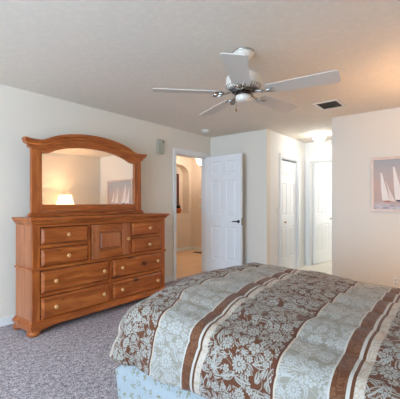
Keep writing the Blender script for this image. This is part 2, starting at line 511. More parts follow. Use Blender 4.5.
# ------------------------------------------------------------------ mesh helpers
class MB:
    """collects shapes and links them as ONE mesh object"""
    def __init__(self, T=None):
        self.v = []; self.f = []; self.s = []; self.mi = []; self.uv = None; self.T = T; self.cur = 0

    def add(self, verts, faces, smooth=False):
        o = len(self.v)
        for p in verts:
            p = Vector(p)
            self.v.append(self.T @ p if self.T else p)
        for f in faces:
            self.f.append([i + o for i in f]); self.s.append(smooth); self.mi.append(self.cur)
        return self

    def box(self, x0, x1, y0, y1, z0, z1):
        x0, x1 = min(x0, x1), max(x0, x1); y0, y1 = min(y0, y1), max(y0, y1); z0, z1 = min(z0, z1), max(z0, z1)
        V = [(x0, y0, z0), (x1, y0, z0), (x1, y1, z0), (x0, y1, z0), (x0, y0, z1), (x1, y0, z1), (x1, y1, z1), (x0, y1, z1)]
        return self.add(V, [(0, 3, 2, 1), (4, 5, 6, 7), (0, 1, 5, 4), (1, 2, 6, 5), (2, 3, 7, 6), (3, 0, 4, 7)])

    def frustum(self, a, b):
        """a, b = (x0,x1,y0,y1,z): bottom and top rectangles"""
        def r(q): return [(q[0], q[2], q[4]), (q[1], q[2], q[4]), (q[1], q[3], q[4]), (q[0], q[3], q[4])]
        return self.add(r(a) + r(b), [(0, 3, 2, 1), (4, 5, 6, 7), (0, 1, 5, 4), (1, 2, 6, 5), (2, 3, 7, 6), (3, 0, 4, 7)])

    def lathe(self, prof, c=(0, 0, 0), axis='z', n=24, smooth=True, cap=True):
        """prof = [(r, h)] revolved about axis through c"""
        V = []; F = []
        for r, h in prof:
            for k in range(n):
                a = 2 * PI * k / n
                p = (r * math.cos(a), r * math.sin(a), h)
                if axis == 'y': p = (p[0], h, p[1])
                if axis == '-y': p = (p[0], -h, -p[1])
                if axis == 'x': p = (h, p[0], p[1])
                V.append((p[0] + c[0], p[1] + c[1], p[2] + c[2]))
        m = len(prof)
        flip = axis in ('y',)
        for i in range(m - 1):
            for k in range(n):
                q = (i * n + k, i * n + (k + 1) % n, (i + 1) * n + (k + 1) % n, (i + 1) * n + k)
                F.append(q[::-1] if flip else q)
        if cap:
            b = tuple(range(n)); t = tuple(range((m - 1) * n, m * n))
            F.append(b if flip else b[::-1]); F.append(t[::-1] if flip else t)
        return self.add(V, F, smooth)

    def tube(self, pts, r, n=8):
        V = []; F = []
        pts = [Vector(p) for p in pts]
        for i, p in enumerate(pts):
            d = (pts[min(i + 1, len(pts) - 1)] - pts[max(i - 1, 0)]).normalized()
            a = d.orthogonal().normalized() if i == 0 else (a - d * a.dot(d)).normalized()
            b = d.cross(a)
            rr = r[i] if isinstance(r, (list, tuple)) else r
            for k in range(n):
                w = 2 * PI * k / n
                V.append(p + (a * math.cos(w) + b * math.sin(w)) * rr)
        for i in range(len(pts) - 1):
            for k in range(n):
                F.append((i * n + k, i * n + (k + 1) % n, (i + 1) * n + (k + 1) % n, (i + 1) * n + k))
        F.append(tuple(range(n))[::-1]); F.append(tuple(range((len(pts) - 1) * n, len(pts) * n)))
        return self.add(V, F, True)

    def strip_prism(self, lower, upper, y0, y1):
        """band between two XZ polylines, thick from y0 (front) to y1"""
        n = len(lower)
        V = [(x, y0, z) for x, z in lower] + [(x, y0, z) for x, z in upper] + [(x, y1, z) for x, z in lower] + [(x, y1, z) for x, z in upper]
        F = []
        for i in range(n - 1):
            F.append((i, i + 1, n + i + 1, n + i))
            F.append((2 * n + i + 1, 2 * n + i, 3 * n + i, 3 * n + i + 1))
            F.append((n + i, n + i + 1, 3 * n + i + 1, 3 * n + i))
            F.append((i + 1, i, 2 * n + i, 2 * n + i + 1))
        F.append((0, n, 3 * n, 2 * n)); F.append((n - 1, 3 * n - 1, 4 * n - 1, 2 * n - 1))
        return self.add(V, F)

    def build(self, name, mat, parent=None, bevel=0.0, seg=2, kind=None):
        me = bpy.data.meshes.new(name)
        off = Vector((0, 0, 0))
        q = parent
        while q is not None:
            off = off + Vector(q.location); q = q.parent
        me.from_pydata([tuple(p - off) for p in self.v], [], self.f)
        mats = mat if isinstance(mat, list) else [mat]
        for m in mats: me.materials.append(m)
        for p, s, mi in zip(me.polygons, self.s, self.mi):
            p.use_smooth = s; p.material_index = mi
        if self.uv:
            ul = me.uv_layers.new(name='cloth')
            for lp in me.loops: ul.data[lp.index].uv = self.uv[lp.vertex_index]
        me.update()
        o = bpy.data.objects.new(name, me)
        COL.objects.link(o)
        if parent is not None: o.parent = parent
        if bevel:
            b = o.modifiers.new('bevel', 'BEVEL'); b.width = bevel; b.segments = seg; b.limit_method = 'ANGLE'; b.angle_limit = math.radians(40)
            b.harden_normals = False
        if kind: o['kind'] = kind
        return o


def thing(name, loc, label, cat, group=None, rot=None):
    o = bpy.data.objects.new(name, None)
    o.empty_display_size = 0.1
    COL.objects.link(o)
    o.location = loc
    return tag(o, label, cat, group)


def tag(o, label, cat, group=None):
    o['label'] = label; o['category'] = cat
    if group: o['group'] = group
    return o


def struct(mb, name, mat, label=None, cat=None, bevel=0.0):
    o = mb.build(name, mat, None, bevel)
    o['kind'] = 'structure'
    if label: tag(o, label, cat)
    return o


# ------------------------------------------------------------------ the room
H = 2.44
LW, BX, PX, CY, HY, EX, OY, WX = 3.65, 4.86, 4.79, 2.512, 1.469, 6.494, -0.35, -3.2
D0, D1, DH = 3.925, 4.76, 2.06            # bedroom doorway
C0, C1, CH = 5.385, 6.135, 2.04           # closet
B0, B1, BH = 1.665, 2.425, 2.06           # bathroom doorway (y)

struct(MB().box(WX - .3, 5.6, OY - .3, LW + 0.05, -0.10, 0), 'floor', M['carpet'], 'speckled taupe carpet of the bedroom', 'floor')
struct(MB().box(5.6, 8.8, 0.3, 2.56, -0.10, 0), 'floor_hall', M['tile_hall'], 'pale cream tile in the short hall', 'floor')
struct(MB().box(2.6, 7.2, LW + 0.05, 6.2, -0.10, 0), 'floor_foyer', M['tile_foyer'], 'peach tan tile beyond the open bedroom door', 'floor')
struct(MB().box(WX - .3, 8.8, OY - .3, 6.2, H, H + 0.12), 'ceiling', M['ceiling'], 'off white textured ceiling', 'ceiling')

# wall with the dresser and the bedroom doorway
w = MB()
w.box(WX - .12, D0, LW, LW + .12, 0, H); w.box(D0, D1, LW, LW + .12, DH, H); w.box(D1, BX + .12, LW, LW + .12, 0, H)
struct(w, 'wall_left', M['wall'], 'long white wall behind the pine dresser', 'wall')
struct(MB().box(BX, BX + .12, CY, LW, 0, H), 'wall_back', M['wall'], 'narrow white wall behind the open door', 'wall')
w = MB()
w.box(BX + .12, C0, CY, CY + .12, 0, H); w.box(C0, C1, CY, CY + .12, CH, H); w.box(C1, EX, CY, CY + .12, 0, H)
struct(w, 'wall_closet', M['wall_hall'], 'cream hall wall around the closet door', 'wall')
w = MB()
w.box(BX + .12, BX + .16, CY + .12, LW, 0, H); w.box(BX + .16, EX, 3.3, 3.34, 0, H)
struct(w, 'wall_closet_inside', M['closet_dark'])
w = MB()
w.box(EX, EX + .12, HY - .12, B0, 0, H); w.box(EX, EX + .12, B0, B1, BH, H); w.box(EX, EX + .12, B1, LW + .12, 0, H)
struct(w, 'wall_hall_end', M['wall_hall'], 'end wall of the hall around the bathroom doorway', 'wall')
w = MB()
w.box(PX, PX + .12, OY, HY, 0, H)
struct(w, 'wall_right', M['wall'], 'white wall the sailboat picture hangs on', 'wall')
struct(MB().box(PX + .12, EX, HY - .12, HY, 0, H), 'wall_hall_side', M['wall_hall'])
# wall behind the bed with an unseen window added for the fill light
SX0, SX1, SZ0, SZ1 = -3.0, -1.5, 0.4, 2.3
w = MB()
w.box(WX - .12, SX0, OY - .12, OY, 0, H); w.box(SX0, SX1, OY - .12, OY, 0, SZ0); w.box(SX0, SX1, OY - .12, OY, SZ1, H); w.box(SX1, PX + .12, OY - .12, OY, 0, H)
struct(w, 'wall_bed', M['wall'], 'white wall behind the headboard', 'wall')
WY0, WY1, WZ0, WZ1 = -0.2, 2.6, 0.15, 2.3
w = MB()
w.box(WX - .12, WX, OY, WY0, 0, H); w.box(WX - .12, WX, WY1, LW, 0, H); w.box(WX - .12, WX, WY0, WY1, 0, WZ0); w.box(WX - .12, WX, WY0, WY1, WZ1, H)
struct(w, 'wall_window', M['wall'])

# foyer behind the doorway: niche wall, far side wall
NX0, NX1, NZ0, NZS, NRISE, NY, ND = 5.93, 6.69, 0.977, 1.985, 0.25, 5.75, 0.22
w = MB()
w.box(2.6, NX0, NY, NY + .3, 0, H); w.box(NX1, 6.8, NY, NY + .3, 0, H); w.box(NX0, NX1, NY, NY + .3, 0, NZ0)
w.box(NX0, NX1, NY + ND, NY + .3, NZ0, H)
arch = []
for i in range(25):
    a = PI - PI * i / 24
    arch.append(((NX0 + NX1) / 2 + math.cos(a) * (NX1 - NX0) / 2, NZS + NRISE * math.sin(a)))
w.strip_prism(arch, [(x, H) for x, z in arch], NY, NY + ND)
struct(w, 'wall_foyer', M['wall_foyer'], 'peach foyer wall with an arched niche', 'wall')
struct(MB().box(6.8, 6.92, LW + .12, NY, 0, H), 'wall_foyer_end', M['wall_foyer'])
w = MB()
w.box(2.48, 2.6, LW + .12, NY, 0, H)
struct(w, 'wall_foyer_near', M['wall_foyer'])
# bathroom shell
w = MB()
w.box(EX + .12, 8.7, 2.56, 2.68, 0, H); w.box(8.6, 8.72, 0.4, 2.56, 0, H); w.box(EX + .12, 8.7, 0.4, 0.52, 0, H); w.box(EX, EX + .12, 0.4, HY - .12, 0, H)
struct(w, 'wall_bathroom', M['wall_bath'])


# windows (frame, panes) behind the camera
def window(name, horiz, a0, a1, z0, z1, c):
    """horiz 'y': window in an x=c wall; 'x': in a y=c wall"""
    def bx(mb, p0, p1, q0, q1, e0, e1):
        return mb.box(e0, e1, p0, p1, q0, q1) if horiz == 'y' else mb.box(p0, p1, e0, e1, q0, q1)
    f = MB(); t = .05
    for p0, p1, q0, q1 in ((a0, a1, z0, z0 + t), (a0, a1, z1 - t, z1), (a0, a0 + t, z0, z1), (a1 - t, a1, z0, z1), ((a0 + a1) / 2 - t / 2, (a0 + a1) / 2 + t / 2, z0, z1)):
        bx(f, p0, p1, q0, q1, c - .05, c + .02)
    o = struct(f, name, M['trim'], None)
    g = MB(); bx(g, a0 + t, (a0 + a1) / 2 - t / 2, z0 + t, z1 - t, c - .02, c - .016)
    g.build('pane', M['glass'], o)
    g = MB(); bx(g, (a0 + a1) / 2 + t / 2, a1 - t, z0 + t, z1 - t, c - .02, c - .016)
    g.build('pane', M['glass'], o)
    return o


window('window_1', 'y', WY0, WY1, WZ0, WZ1, WX - .05)
window('fill_window', 'x', SX0, SX1, SZ0, SZ1, OY - .05)  # added opening that lets in the south fill light

# baseboards
def base(name, x0, x1, y0, y1):
    struct(MB().box(x0, x1, y0, y1, 0, .085), name, M['trim'], None, None, .004)


base('baseboard_left', WX, D0 - .068, LW - .012, LW)
base('baseboard_back', BX - .012, BX, CY, LW - .012)
base('baseboard_right', PX - .012, PX, OY, HY)
base('baseboard_closet', BX, C0 - .068, CY - .012, CY)
base('baseboard_foyer', 2.6, 6.8, NY - .012, NY)
base('baseboard_foyer_end', 6.788, 6.8, LW + .12, NY - .012)
base('baseboard_bed', SX0, PX - .012, OY, OY + .012)


# casings
def casing(name, axis, a0, a1, h, c, side, wid=.068, th=.018, depth=.12, clipmax=None):
    """door casing on wall plane c; axis 'x' = wall runs along x; side = direction of the room"""
    mb = MB()
    e0, e1 = c, c + side * th
    top1 = a1 + wid if clipmax is None else min(a1 + wid, clipmax)
    def bx(p0, p1, q0, q1, m0, m1):
        if axis == 'x': mb.box(p0, p1, m0, m1, q0, q1)
        else: mb.box(m0, m1, p0, p1, q0, q1)
    bx(a0 - wid, a0, 0, h + wid, e0, e1)
    bx(a1, top1, 0, h + wid, e0, e1)
    bx(a0, a1, h, h + wid, e0, e1)
    # raised outer bead
    bx(a0 - wid, a0 - wid + .016, 0, h + wid, e1, e1 + side * .006)
    bx(a0 - wid + .016, top1, h + wid - .016, h + wid, e1, e1 + side * .006)
    # jamb lining
    j0, j1 = c, c - side * depth
    bx(a0, a0 + .016, 0, h, j0, j1); bx(a1 - .016, a1, 0, h, j0, j1); bx(a0 + .016, a1 - .016, h - .016, h, j0, j1)
    return struct(mb, name, M['trim'], None, None, .003)


casing('trim_1', 'x', D0, D1, DH, LW, -1)
casing('trim_2', 'x', C0, C1, CH, CY, -1)
casing('trim_3', 'y', B0, B1, BH, EX, -1, clipmax=CY - .002)
# hinge leaf and strike plate on the bedroom door jamb
t1 = bpy.data.objects['trim_1']
MB().box(D0 + .0165, D0 + .019, LW + .004, LW + .03, .93, 1.0).build('strike_plate', M['brass'], t1)


def door_leaf(name, T, wdt, hgt, cols, rows, label, cat='door', th=.035):
    """leaf in local coords: width along +x from the hinge, front face at y=-th/2, z up. cols/rows = panel rectangles"""
    mb = MB(T)
    # stiles and rails built as slab with recessed raised panels on both faces
    xs = sorted(set([0, wdt] + [c for p in cols for c in p])); zs = sorted(set([0, hgt] + [r for p in rows for r in p]))
    for i in range(len(xs) - 1):
        for k in range(len(zs) - 1):
            isp = any(abs(xs[i] - c0) < 1e-6 for c0, c1 in cols) and any(abs(zs[k] - r0) < 1e-6 for r0, r1 in rows)
            x0, x1, z0, z1 = xs[i], xs[i + 1], zs[k], zs[k + 1]
            if not isp:
                for s in (-1, 1):
                    y = s * th / 2
                    q = [(x0, y, z0), (x1, y, z0), (x1, y, z1), (x0, y, z1)]
                    mb.add(q, [(0, 1, 2, 3) if s < 0 else (3, 2, 1, 0)])
            else:
                for s in (-1, 1):
                    rings = [(0, th / 2), (.011, th / 2 - .009), (.020, th / 2 - .009), (.040, th / 2 - .002)]
                    V = []
                    for ins, y in rings:
                        V += [(x0 + ins, s * y, z0 + ins), (x1 - ins, s * y, z0 + ins), (x1 - ins, s * y, z1 - ins), (x0 + ins, s * y, z1 - ins)]
                    F = []
                    for r in range(3):
                        for e in range(4):
                            f = (r * 4 + e, r * 4 + (e + 1) % 4, r * 4 + 4 + (e + 1) % 4, r * 4 + 4 + e)
                            F.append(f if s < 0 else f[::-1])
                    f = (12, 13, 14, 15); F.append(f if s < 0 else f[::-1])
                    mb.add(V, F)
    y0, y1 = -th / 2, th / 2
    mb.add([(0, y0, 0), (wdt, y0, 0), (wdt, y1, 0), (0, y1, 0), (0, y0, hgt), (wdt, y0, hgt), (wdt, y1, hgt), (0, y1, hgt)],
           [(0, 3, 2, 1), (4, 5, 6, 7), (1, 2, 6, 5), (3, 0, 4, 7)])
    return struct(mb, name, M['door'], label, cat)


ROWS = [(.235, .80), (1.01, 1.585), (1.71, 1.915)]
# bedroom door, swung 90 degrees open into the room
Td = Matrix.Translation((4.705, LW - .012, .04)) @ Matrix.Rotation(math.radians(-94.3), 4, 'Z')
d1 = door_leaf('door_1', Td, .79, 2.015, [(.155, .36), (.475, .68)], ROWS, 'white six panel bedroom door standing open', 'door')
h = MB(Td)
h.lathe([(.026, 0), (.026, .006), (.022, .010)], (.735, -.0175, .90), '-y', 20)
h.lathe([(.009, 0), (.009, .045)], (.735, -.0175, .90), '-y', 12)
h.tube([(.745, -.058, .90), (.70, -.060, .903), (.655, -.058, .900), (.628, -.052, .894)], [.010, .0095, .008, .007], 10)
ho = h.build('door_handle', M['bronze'], d1); ho['label'] = 'dark bronze lever handle'
h = MB(Td).box(.7895, .792, -.013, .013, .84, .96)
h.build('latch_plate', M['brass'], d1)
for z in (.2, 1.0, 1.8):
    h = MB(Td); h.lathe([(.006, -.045), (.006, .045)], (-.002, -.020, z), 'z', 10)
    h.build('hinge', M['vent_white'], d1)

# closet bifold: two leaves
cw = (C1 - C0 - .04) / 2
Tc = Matrix.Translation((C0 + .016, CY + .045, .015))
d2 = door_leaf('door_2', Tc, cw, 1.985, [(.085, cw - .07)], ROWS, 'white bifold closet leaf with the small round knob', 'door', .03)
Tc2 = Matrix.Translation((C0 + .019 + cw, CY + .045, .015))
d3 = door_leaf('door_3', Tc2, cw - .005, 1.985, [(.07, cw - .09)], ROWS, 'white bifold closet leaf nearest the hall end', 'door', .03)
h = MB(); h.lathe([(.008, 0), (.008, .018), (.018, .024), (.020, .032), (.012, .040)], (C0 + .016 + cw * .5, CY + .03, .90), '-y', 16)
h.build('door_knob', M['brass'], d2)
# bathroom door, opened into the bathroom
Tb = Matrix.Translation((EX + .13, 2.385, .012)) @ Matrix.Rotation(math.radians(-8.5), 4, 'Z')
d4 = door_leaf('door_4', Tb, .74, 2.02, [(.13, .325), (.435, .63)], ROWS, 'bright white bathroom door opened inward at the hall end', 'door')
h = MB(Tb); h.lathe([(.028, 0), (.028, .006), (.012, .012), (.012, .03), (.026, .042), (.028, .055), (.018, .066)], (.68, -.0175, .90), '-y', 18)
h.build('door_knob', M['chrome'], d4)

# ------------------------------------------------------------------ dresser
FX0, FX1, FY, BKY = 1.432, 3.172, 3.15, 3.51
dr = thing('dresser', ((FX0 + FX1) / 2, (FY + BKY) / 2, 0), 'honey pine dresser with eight drawers and a centre door against the left wall', 'dresser')
# body panels
for x in (FX0, FX1 - .025):
    MB().box(x, x + .025, FY + .012, BKY, .10, 1.03).build('side_panel', M['pine_side'], dr, .002)
b = MB().box(FX0 + .025, FX1 - .025, BKY - .015, BKY, .10, 1.03)
b.build('back_panel', M['pine_side'], dr)
def stile(x0, x1, z0, z1): MB().box(x0, x1, FY, FY + .022, z0, z1).build('front_stile', M['pine_z'], dr, .003)
stile(FX0, 1.505, .10, 1.05); stile(3.102, FX1, .10, 1.05)
stile(2.018, 2.050, .62, 1.01); stile(2.562, 2.598, .62, 1.01); stile(2.285, 2.322, .12, .60)
for z0, z1 in ((.10, .122), (.345, .375), (.597, .632), (1.012, 1.05)):
    MB().box(1.505, 3.102, FY + .001, FY + .022, z0, z1).build('front_rail', M['pine_x'], dr, .002)
for x0, x1, z0 in ((1.505, 2.018, .808), (2.598, 3.102, .815)):
    MB().box(x0, x1, FY + .001, FY + .022, z0, .842).build('front_rail', M['pine_x'], dr, .002)
MB().box(FX0 + .025, FX1 - .025, FY + .022, FY + .028, .10, 1.04).build('shadow_gap_sheet', M['gap'], dr)  # dark sheet painting the shadow in the gaps round the drawers
# top slab with cove
t = MB()
t.frustum((FX0, FX1, FY - .004, BKY, 1.03), (FX0 - .006, FX1 + .006, FY - .010, BKY, 1.042))
t.frustum((FX0 - .006, FX1 + .006, FY - .010, BKY, 1.042), (FX0 - .028, FX1 + .028, FY - .034, BKY, 1.072))
t.box(FX0 - .028, FX1 + .028, FY - .036, BKY, 1.072, 1.080)
t.box(FX0 - .037, FX1 + .037, FY - .056, BKY + .005, 1.080, 1.104)
t.build('top', M['pine_x'], dr, .004)
# waist moulding
t = MB(); t.box(FX0 - .016, FX1 + .016, FY - .018, BKY, .607, .625)
t.box(FX0 - .008, FX1 + .008, FY - .009, BKY, .598, .607)
t.build('waist_moulding', M['pine_x'], dr, .005)
# base plinth
t = MB()
t.frustum((FX0 - .030, FX1 + .030, FY - .036, BKY, .10), (FX0 - .003, FX1 + .003, FY - .006, BKY, .128))
t.box(FX0 - .034, FX1 + .034, FY - .040, BKY, .072, .10)
t.build('base_plinth', M['pine_x'], dr, .004)
# scalloped apron under the plinth
n_ = 41; lo = []; up = []
for i in range(n_):
    x = FX0 - .02 + (FX1 - FX0 + .04) * i / (n_ - 1)
    e = min(x - FX0 + .02, FX1 + .02 - x)
    lo.append((x, .045 + .020 * min(1, max(0, (e - .10) / .12)))); up.append((x, .075))
MB().strip_prism(lo, up, FY - .03, FY - .012).build('apron', M['pine_x'], dr)
for x in (FX0 + .02, FX1 - .02):
    MB().box(x - .012 - .03 * (x < 2), x + .012 + .03 * (x > 2), FY - .01, BKY - .02, .04, .072).build('side_apron', M['pine_side'], dr)
for x in (FX0 + .018, FX1 - .018):
    for y in (FY + .015, BKY - .045):
        MB().lathe([(.034, 0), (.054, .006), (.062, .020), (.060, .036), (.046, .050), (.036, .056), (.036, .074)], (x, y, 0), 'z', 24).build('foot', M['pine_x'], dr)


def drawer(x0, x1, z0, z1, knobs, mat):
    x0, x1, z0, z1 = x0 + .003, x1 - .001, z0 + .003, z1 - .004
    m = MB()
    yb = FY + .018
    m.box(x0, x1, FY - .006, yb, z0, z1)
    e = .022
    V = [(x0, FY - .006, z0), (x1, FY - .006, z0), (x1, FY - .006, z1), (x0, FY - .006, z1),
         (x0 + e, FY - .022, z0 + e), (x1 - e, FY - .022, z0 + e), (x1 - e, FY - .022, z1 - e), (x0 + e, FY - .022, z1 - e)]
    m.add(V, [(0, 1, 5, 4), (1, 2, 6, 5), (2, 3, 7, 6), (3, 0, 4, 7), (4, 5, 6, 7)])
    o = m.build('drawer', mat, dr, .0025)
    for kx, kz in knobs:
        MB().lathe([(.009, 0), (.008, .010), (.013, .015), (.0195, .022), (.0205, .030), (.016, .037), (.006, .040)], (kx, FY - .022, kz), '-y', 20).build('knob', M['pine_knob'], o)
    return o


kn = M['pine_x_knotty']
drawer(1.511, 2.012, .846, 1.006, [(1.771, .929)], M['pine_x'])
drawer(1.511, 2.012, .634, .806, [(1.771, .720)], M['pine_x'])
drawer(2.604, 3.098, .846, 1.010, [(2.868, .930)], M['pine_x'])
drawer(2.604, 3.098, .636, .813, [(2.862, .725)], kn)
drawer(1.511, 2.280, .378, .594, [(1.640, .488), (2.191, .494)], M['pine_x'])
drawer(1.511, 2.280, .124, .342, [(1.640, .236), (2.191, .240)], M['pine_x'])
drawer(2.328, 3.096, .378, .594, [(2.439, .492), (3.005, .497)], kn)
drawer(2.328, 3.096, .124, .342, [(2.439, .240), (3.005, .243)], kn)
# centre door
dx0, dx1, dz0, dz1 = 2.055, 2.558, .636, 1.008
s_ = .095
dd = MB().box(dx0 + .01, dx1 - .01, FY + .016, FY + .0215, dz0 + .01, dz1 - .01).build('door', M['pine_z'], dr)
for q in ((dx0, dx0 + s_, dz0, dz1), (dx1 - s_, dx1, dz0, dz1)):
    MB().box(q[0], q[1], FY - .018, FY + .018, q[2], q[3]).build('door_stile', M['pine_side'], dd, .003)
for z0, z1 in ((dz0, dz0 + .085), (dz1 - .075, dz1)):
    MB().box(dx0 + s_, dx1 - s_, FY - .018, FY + .018, z0, z1).build('door_rail', M['pine_x'], dd, .003)
m = MB(); px0, px1, pz0, pz1 = dx0 + s_, dx1 - s_, dz0 + .085, dz1 - .075
m.box(px0, px1, FY + .002, FY + .016, pz0, pz1)
e = .03
m.add([(px0 + .012, FY + .002, pz0 + .012), (px1 - .012, FY + .002, pz0 + .012), (px1 - .012, FY + .002, pz1 - .012), (px0 + .012, FY + .002, pz1 - .012),
       (px0 + e, FY - .014, pz0 + e), (px1 - e, FY - .014, pz0 + e), (px1 - e, FY - .014, pz1 - e), (px0 + e, FY - .014, pz1 - e)],
      [(0, 1, 5, 4), (1, 2, 6, 5), (2, 3, 7, 6), (3, 0, 4, 7), (4, 5, 6, 7)])
m.build('door_panel', M['pine_side'], dd)
MB().lathe([(.009, 0), (.008, .010), (.013, .015), (.0195, .022), (.0205, .030), (.016, .037), (.006, .040)], (2.527, FY - .018, .822), '-y', 20).build('knob', M['pine_knob'], dd)
for z in (.70, .93):
    MB().lathe([(.006, -.022), (.006, .022)], (dx0 - .003, FY - .020, z), 'z', 10).build('hinge', M['brass'], dd)

# ------------------------------------------------------------------ mirror standing on the dresser
mt = thing('dresser_mirror', (2.287, 3.47, 1.104), 'wide arched pine mirror standing on top of the dresser', 'mirror')
CX = 2.287
def bez(p, n=10):
    """smooth polyline through points (Catmull-Rom)"""
    out = []
    for i in range(len(p) - 1):
        p0, p1, p2, p3 = p[max(i - 1, 0)], p[i], p[i + 1], p[min(i + 2, len(p) - 1)]
        for k in range(n):
            t = k / n
            out.append(tuple(.5 * ((2 * p1[j]) + (-p0[j] + p2[j]) * t + (2 * p0[j] - 5 * p1[j] + 4 * p2[j] - p3[j]) * t * t + (-p0[j] + 3 * p1[j] - 3 * p2[j] + p3[j]) * t ** 3) for j in (0, 1)))
    out.append(p[-1])
    return out


def interp(line, x):
    for a, b in zip(line, line[1:]):
        if a[0] <= x <= b[0]:
            t = (x - a[0]) / max(1e-9, b[0] - a[0]); return a[1] + (b[1] - a[1]) * t
    return line[0][1] if x < line[0][0] else line[-1][1]


def sym(h):   # half profile (offset from the centre) to full
    L = [(CX - a, z) for a, z in h]; R = [(CX + a, z) for a, z in h[::-1]]
    return L + (R[1:] if abs(h[-1][0]) < 1e-9 else R)


outer = bez(sym([(.795, 1.912), (.70, 1.900), (.60, 1.908), (.50, 1.955), (.36, 1.998), (.18, 2.026), (0, 2.036)]))
inner = bez(sym([(.625, 1.766), (.575, 1.768), (.53, 1.778), (.46, 1.812), (.32, 1.852), (.16, 1.876), (0, 1.884)]))
XS = [CX - .72 + 1.44 * i / 72 for i in range(73)]
MF, MBK = 3.445, 3.475
# posts
for s in (-1, 1):
    a, b_ = sorted((CX + s * .72, CX + s * .612))
    p = MB().box(a, b_, MF, MBK + .015, 1.135, 1.80)
    p.box(a + .004, b_ - .004, MF - .006, MF, 1.15, 1.79) if False else None
    p.build('post', M['pine_z'], mt, .005)
# bottom rail and foot rail
MB().box(CX - .612, CX + .612, MF + .004, MBK + .01, 1.150, 1.228).build('bottom_rail', M['pine_x'], mt, .004)
bb = MB().box(CX - .745, CX + .745, MF - .022, MBK + .02, 1.105, 1.128); bb.box(CX - .735, CX + .735, MF - .012, MBK + .016, 1.128, 1.146)
bb.build('foot_rail', M['pine_x'], mt, .004)
# arched crest
cr = MB().strip_prism([(x, interp(inner, x) if abs(x - CX) < .612 else 1.795) for x in XS], [(x, interp(outer, x) - .03) for x in XS], MF, MBK + .015)
cr.build('arched_crest', M['pine_x'], mt, .003)
# flared crest moulding in two steps, ending in ears
XE = [CX - .795 + 1.59 * i / 80 for i in range(81)]
def under(x, d):
    a = abs(x - CX)
    return interp(outer, x) - d - (0 if a < .70 else -.0)
def ear(x, d, lift):          # underside of a moulding step that flares up towards the ear tip
    a = max(0, (abs(x - CX) - .70) / .095)
    return interp(outer, x) - d + lift * a ** 1.6


cm = MB().strip_prism([(x, ear(x, .034, 0)) for x in XE], [(x, interp(outer, x)) for x in XE], MF - .036, MBK + .02)
XF = [CX - .786 + 1.572 * i / 78 for i in range(79)]
cm.strip_prism([(x, ear(x, .070, .024)) for x in XF], [(x, interp(outer, x) - .034) for x in XF], MF - .024, MBK + .02)
XG = [CX - .752 + 1.504 * i / 74 for i in range(75)]
cm.strip_prism([(x, ear(x, .098, .045)) for x in XG], [(x, interp(outer, x) - .066) for x in XG], MF - .010, MBK + .018)
cm.build('crest_moulding', M['pine_x'], mt, .004)
# glass (slightly set back)
gx = [CX - .62 + 1.24 * i / 40 for i in range(41)]
g = MB().strip_prism([(x, 1.215) for x in gx], [(x, interp(inner, x) + .012) for x in gx], 3.468, 3.472)
g.build('mirror_glass', M['mirror'], mt)
g = MB().box(CX - .70, CX + .70, 3.476, 3.488, 1.16, 1.78); g.build('backing_board', M['gap'], mt)
mt.rotation_euler = (math.radians(-0.4), 0, math.radians(-1.2))

# ------------------------------------------------------------------ bed
BXa, BXb, BYf, BYh = 1.31, 2.745, 1.53, -0.24
bed = thing('bed', ((BXa + BXb) / 2, .65, 0), 'low bed with a pale blue sprigged skirt, foot towards the dresser', 'bed')
m = MB().box(1.30, 2.76, BYh, 1.46, .30, .55); m.build('mattress', M['mattress'], bed, .05, 4)
m = MB().box(1.31, 2.75, BYh, 1.49, .12, .30); m.build('box_spring', M['mattress'], bed, .02)
for x in (1.40, 2.66):
    for y in (-.15, 1.38):
        MB().box(x - .03, x + .03, y - .03, y + .03, 0, .12).build('leg', M['pine_z'], bed)
hb = MB()
hb.box(1.29, 2.77, -.318, -.285, .30, 1.10)
hb.build('headboard', M['pine_x'], bed, .005)
for x in (1.25, 2.81):
    MB().box(x - .04, x + .04, -.335, -.265, 0, 1.20).build('post', M['pine_z'], bed, .006)
MB().box(1.20, 2.86, -.335, -.26, 1.10, 1.16).build('head_rail', M['pine_x'], bed, .006)

# skirt: a gathered strip round near side, foot and far side
sk = MB(); sk.uv = []
path = []
x0s, x1s, yf = 1.214, 2.83, 1.650
rc = .02
y = -.20
while y < yf - rc: path.append((x0s, y, -1, 0)); y += .02
for k in range(5):
    a = PI - (PI / 2) * k / 4; path.append((x0s + rc + rc * math.cos(a), yf - rc + rc * math.sin(a), math.cos(a), math.sin(a)))
x = x0s + rc + .02
while x < x1s - rc: path.append((x, yf, 0, 1)); x += .02
for k in range(5):
    a = PI / 2 - (PI / 2) * k / 4; path.append((x1s - rc + rc * math.cos(a), yf - rc + rc * math.sin(a), math.cos(a), math.sin(a)))
y = yf - rc - .02
while y > -.20: path.append((x1s, y, 1, 0)); y -= .02
NZ = 14; s = 0; V = []; F = []
for i, (x, y, nx, ny) in enumerate(path):
    if i: s += math.hypot(x - path[i - 1][0], y - path[i - 1][1])
    for k in range(NZ):
        z = .40 - (.385) * k / (NZ - 1)
        dn = k / (NZ - 1)
        wv = (.010 * math.sin(s * 26) + .010 * noise.noise((s * 5, z * 2, 3.3))) * (.25 + dn) - (.035 + .085 * abs(ny)) * dn
        tk = max(0, min(1, (z - .25) / .08))          # tucked in under the comforter
        sx_, sy_ = x + nx * wv, y + ny * wv
        if tk > 0:
            sx_ = min(max(sx_, x0s + .062 * tk), x1s - .062 * tk); sy_ = min(sy_, yf - .125 * tk)
        V.append((sx_, sy_, z)); sk.uv.append((s * 1.12, z))
for i in range(len(path) - 1):
    for k in range(NZ - 1):
        a = i * NZ + k
        F.append((a, a + 1, a + NZ + 1, a + NZ))
sk.add(V, F, True)
so = sk.build('bed_skirt', M['skirt'], bed)
so['label'] = 'pale blue gathered skirt printed with small olive sprigs'
sm = so.modifiers.new('solidify', 'SOLIDIFY'); sm.thickness = .003

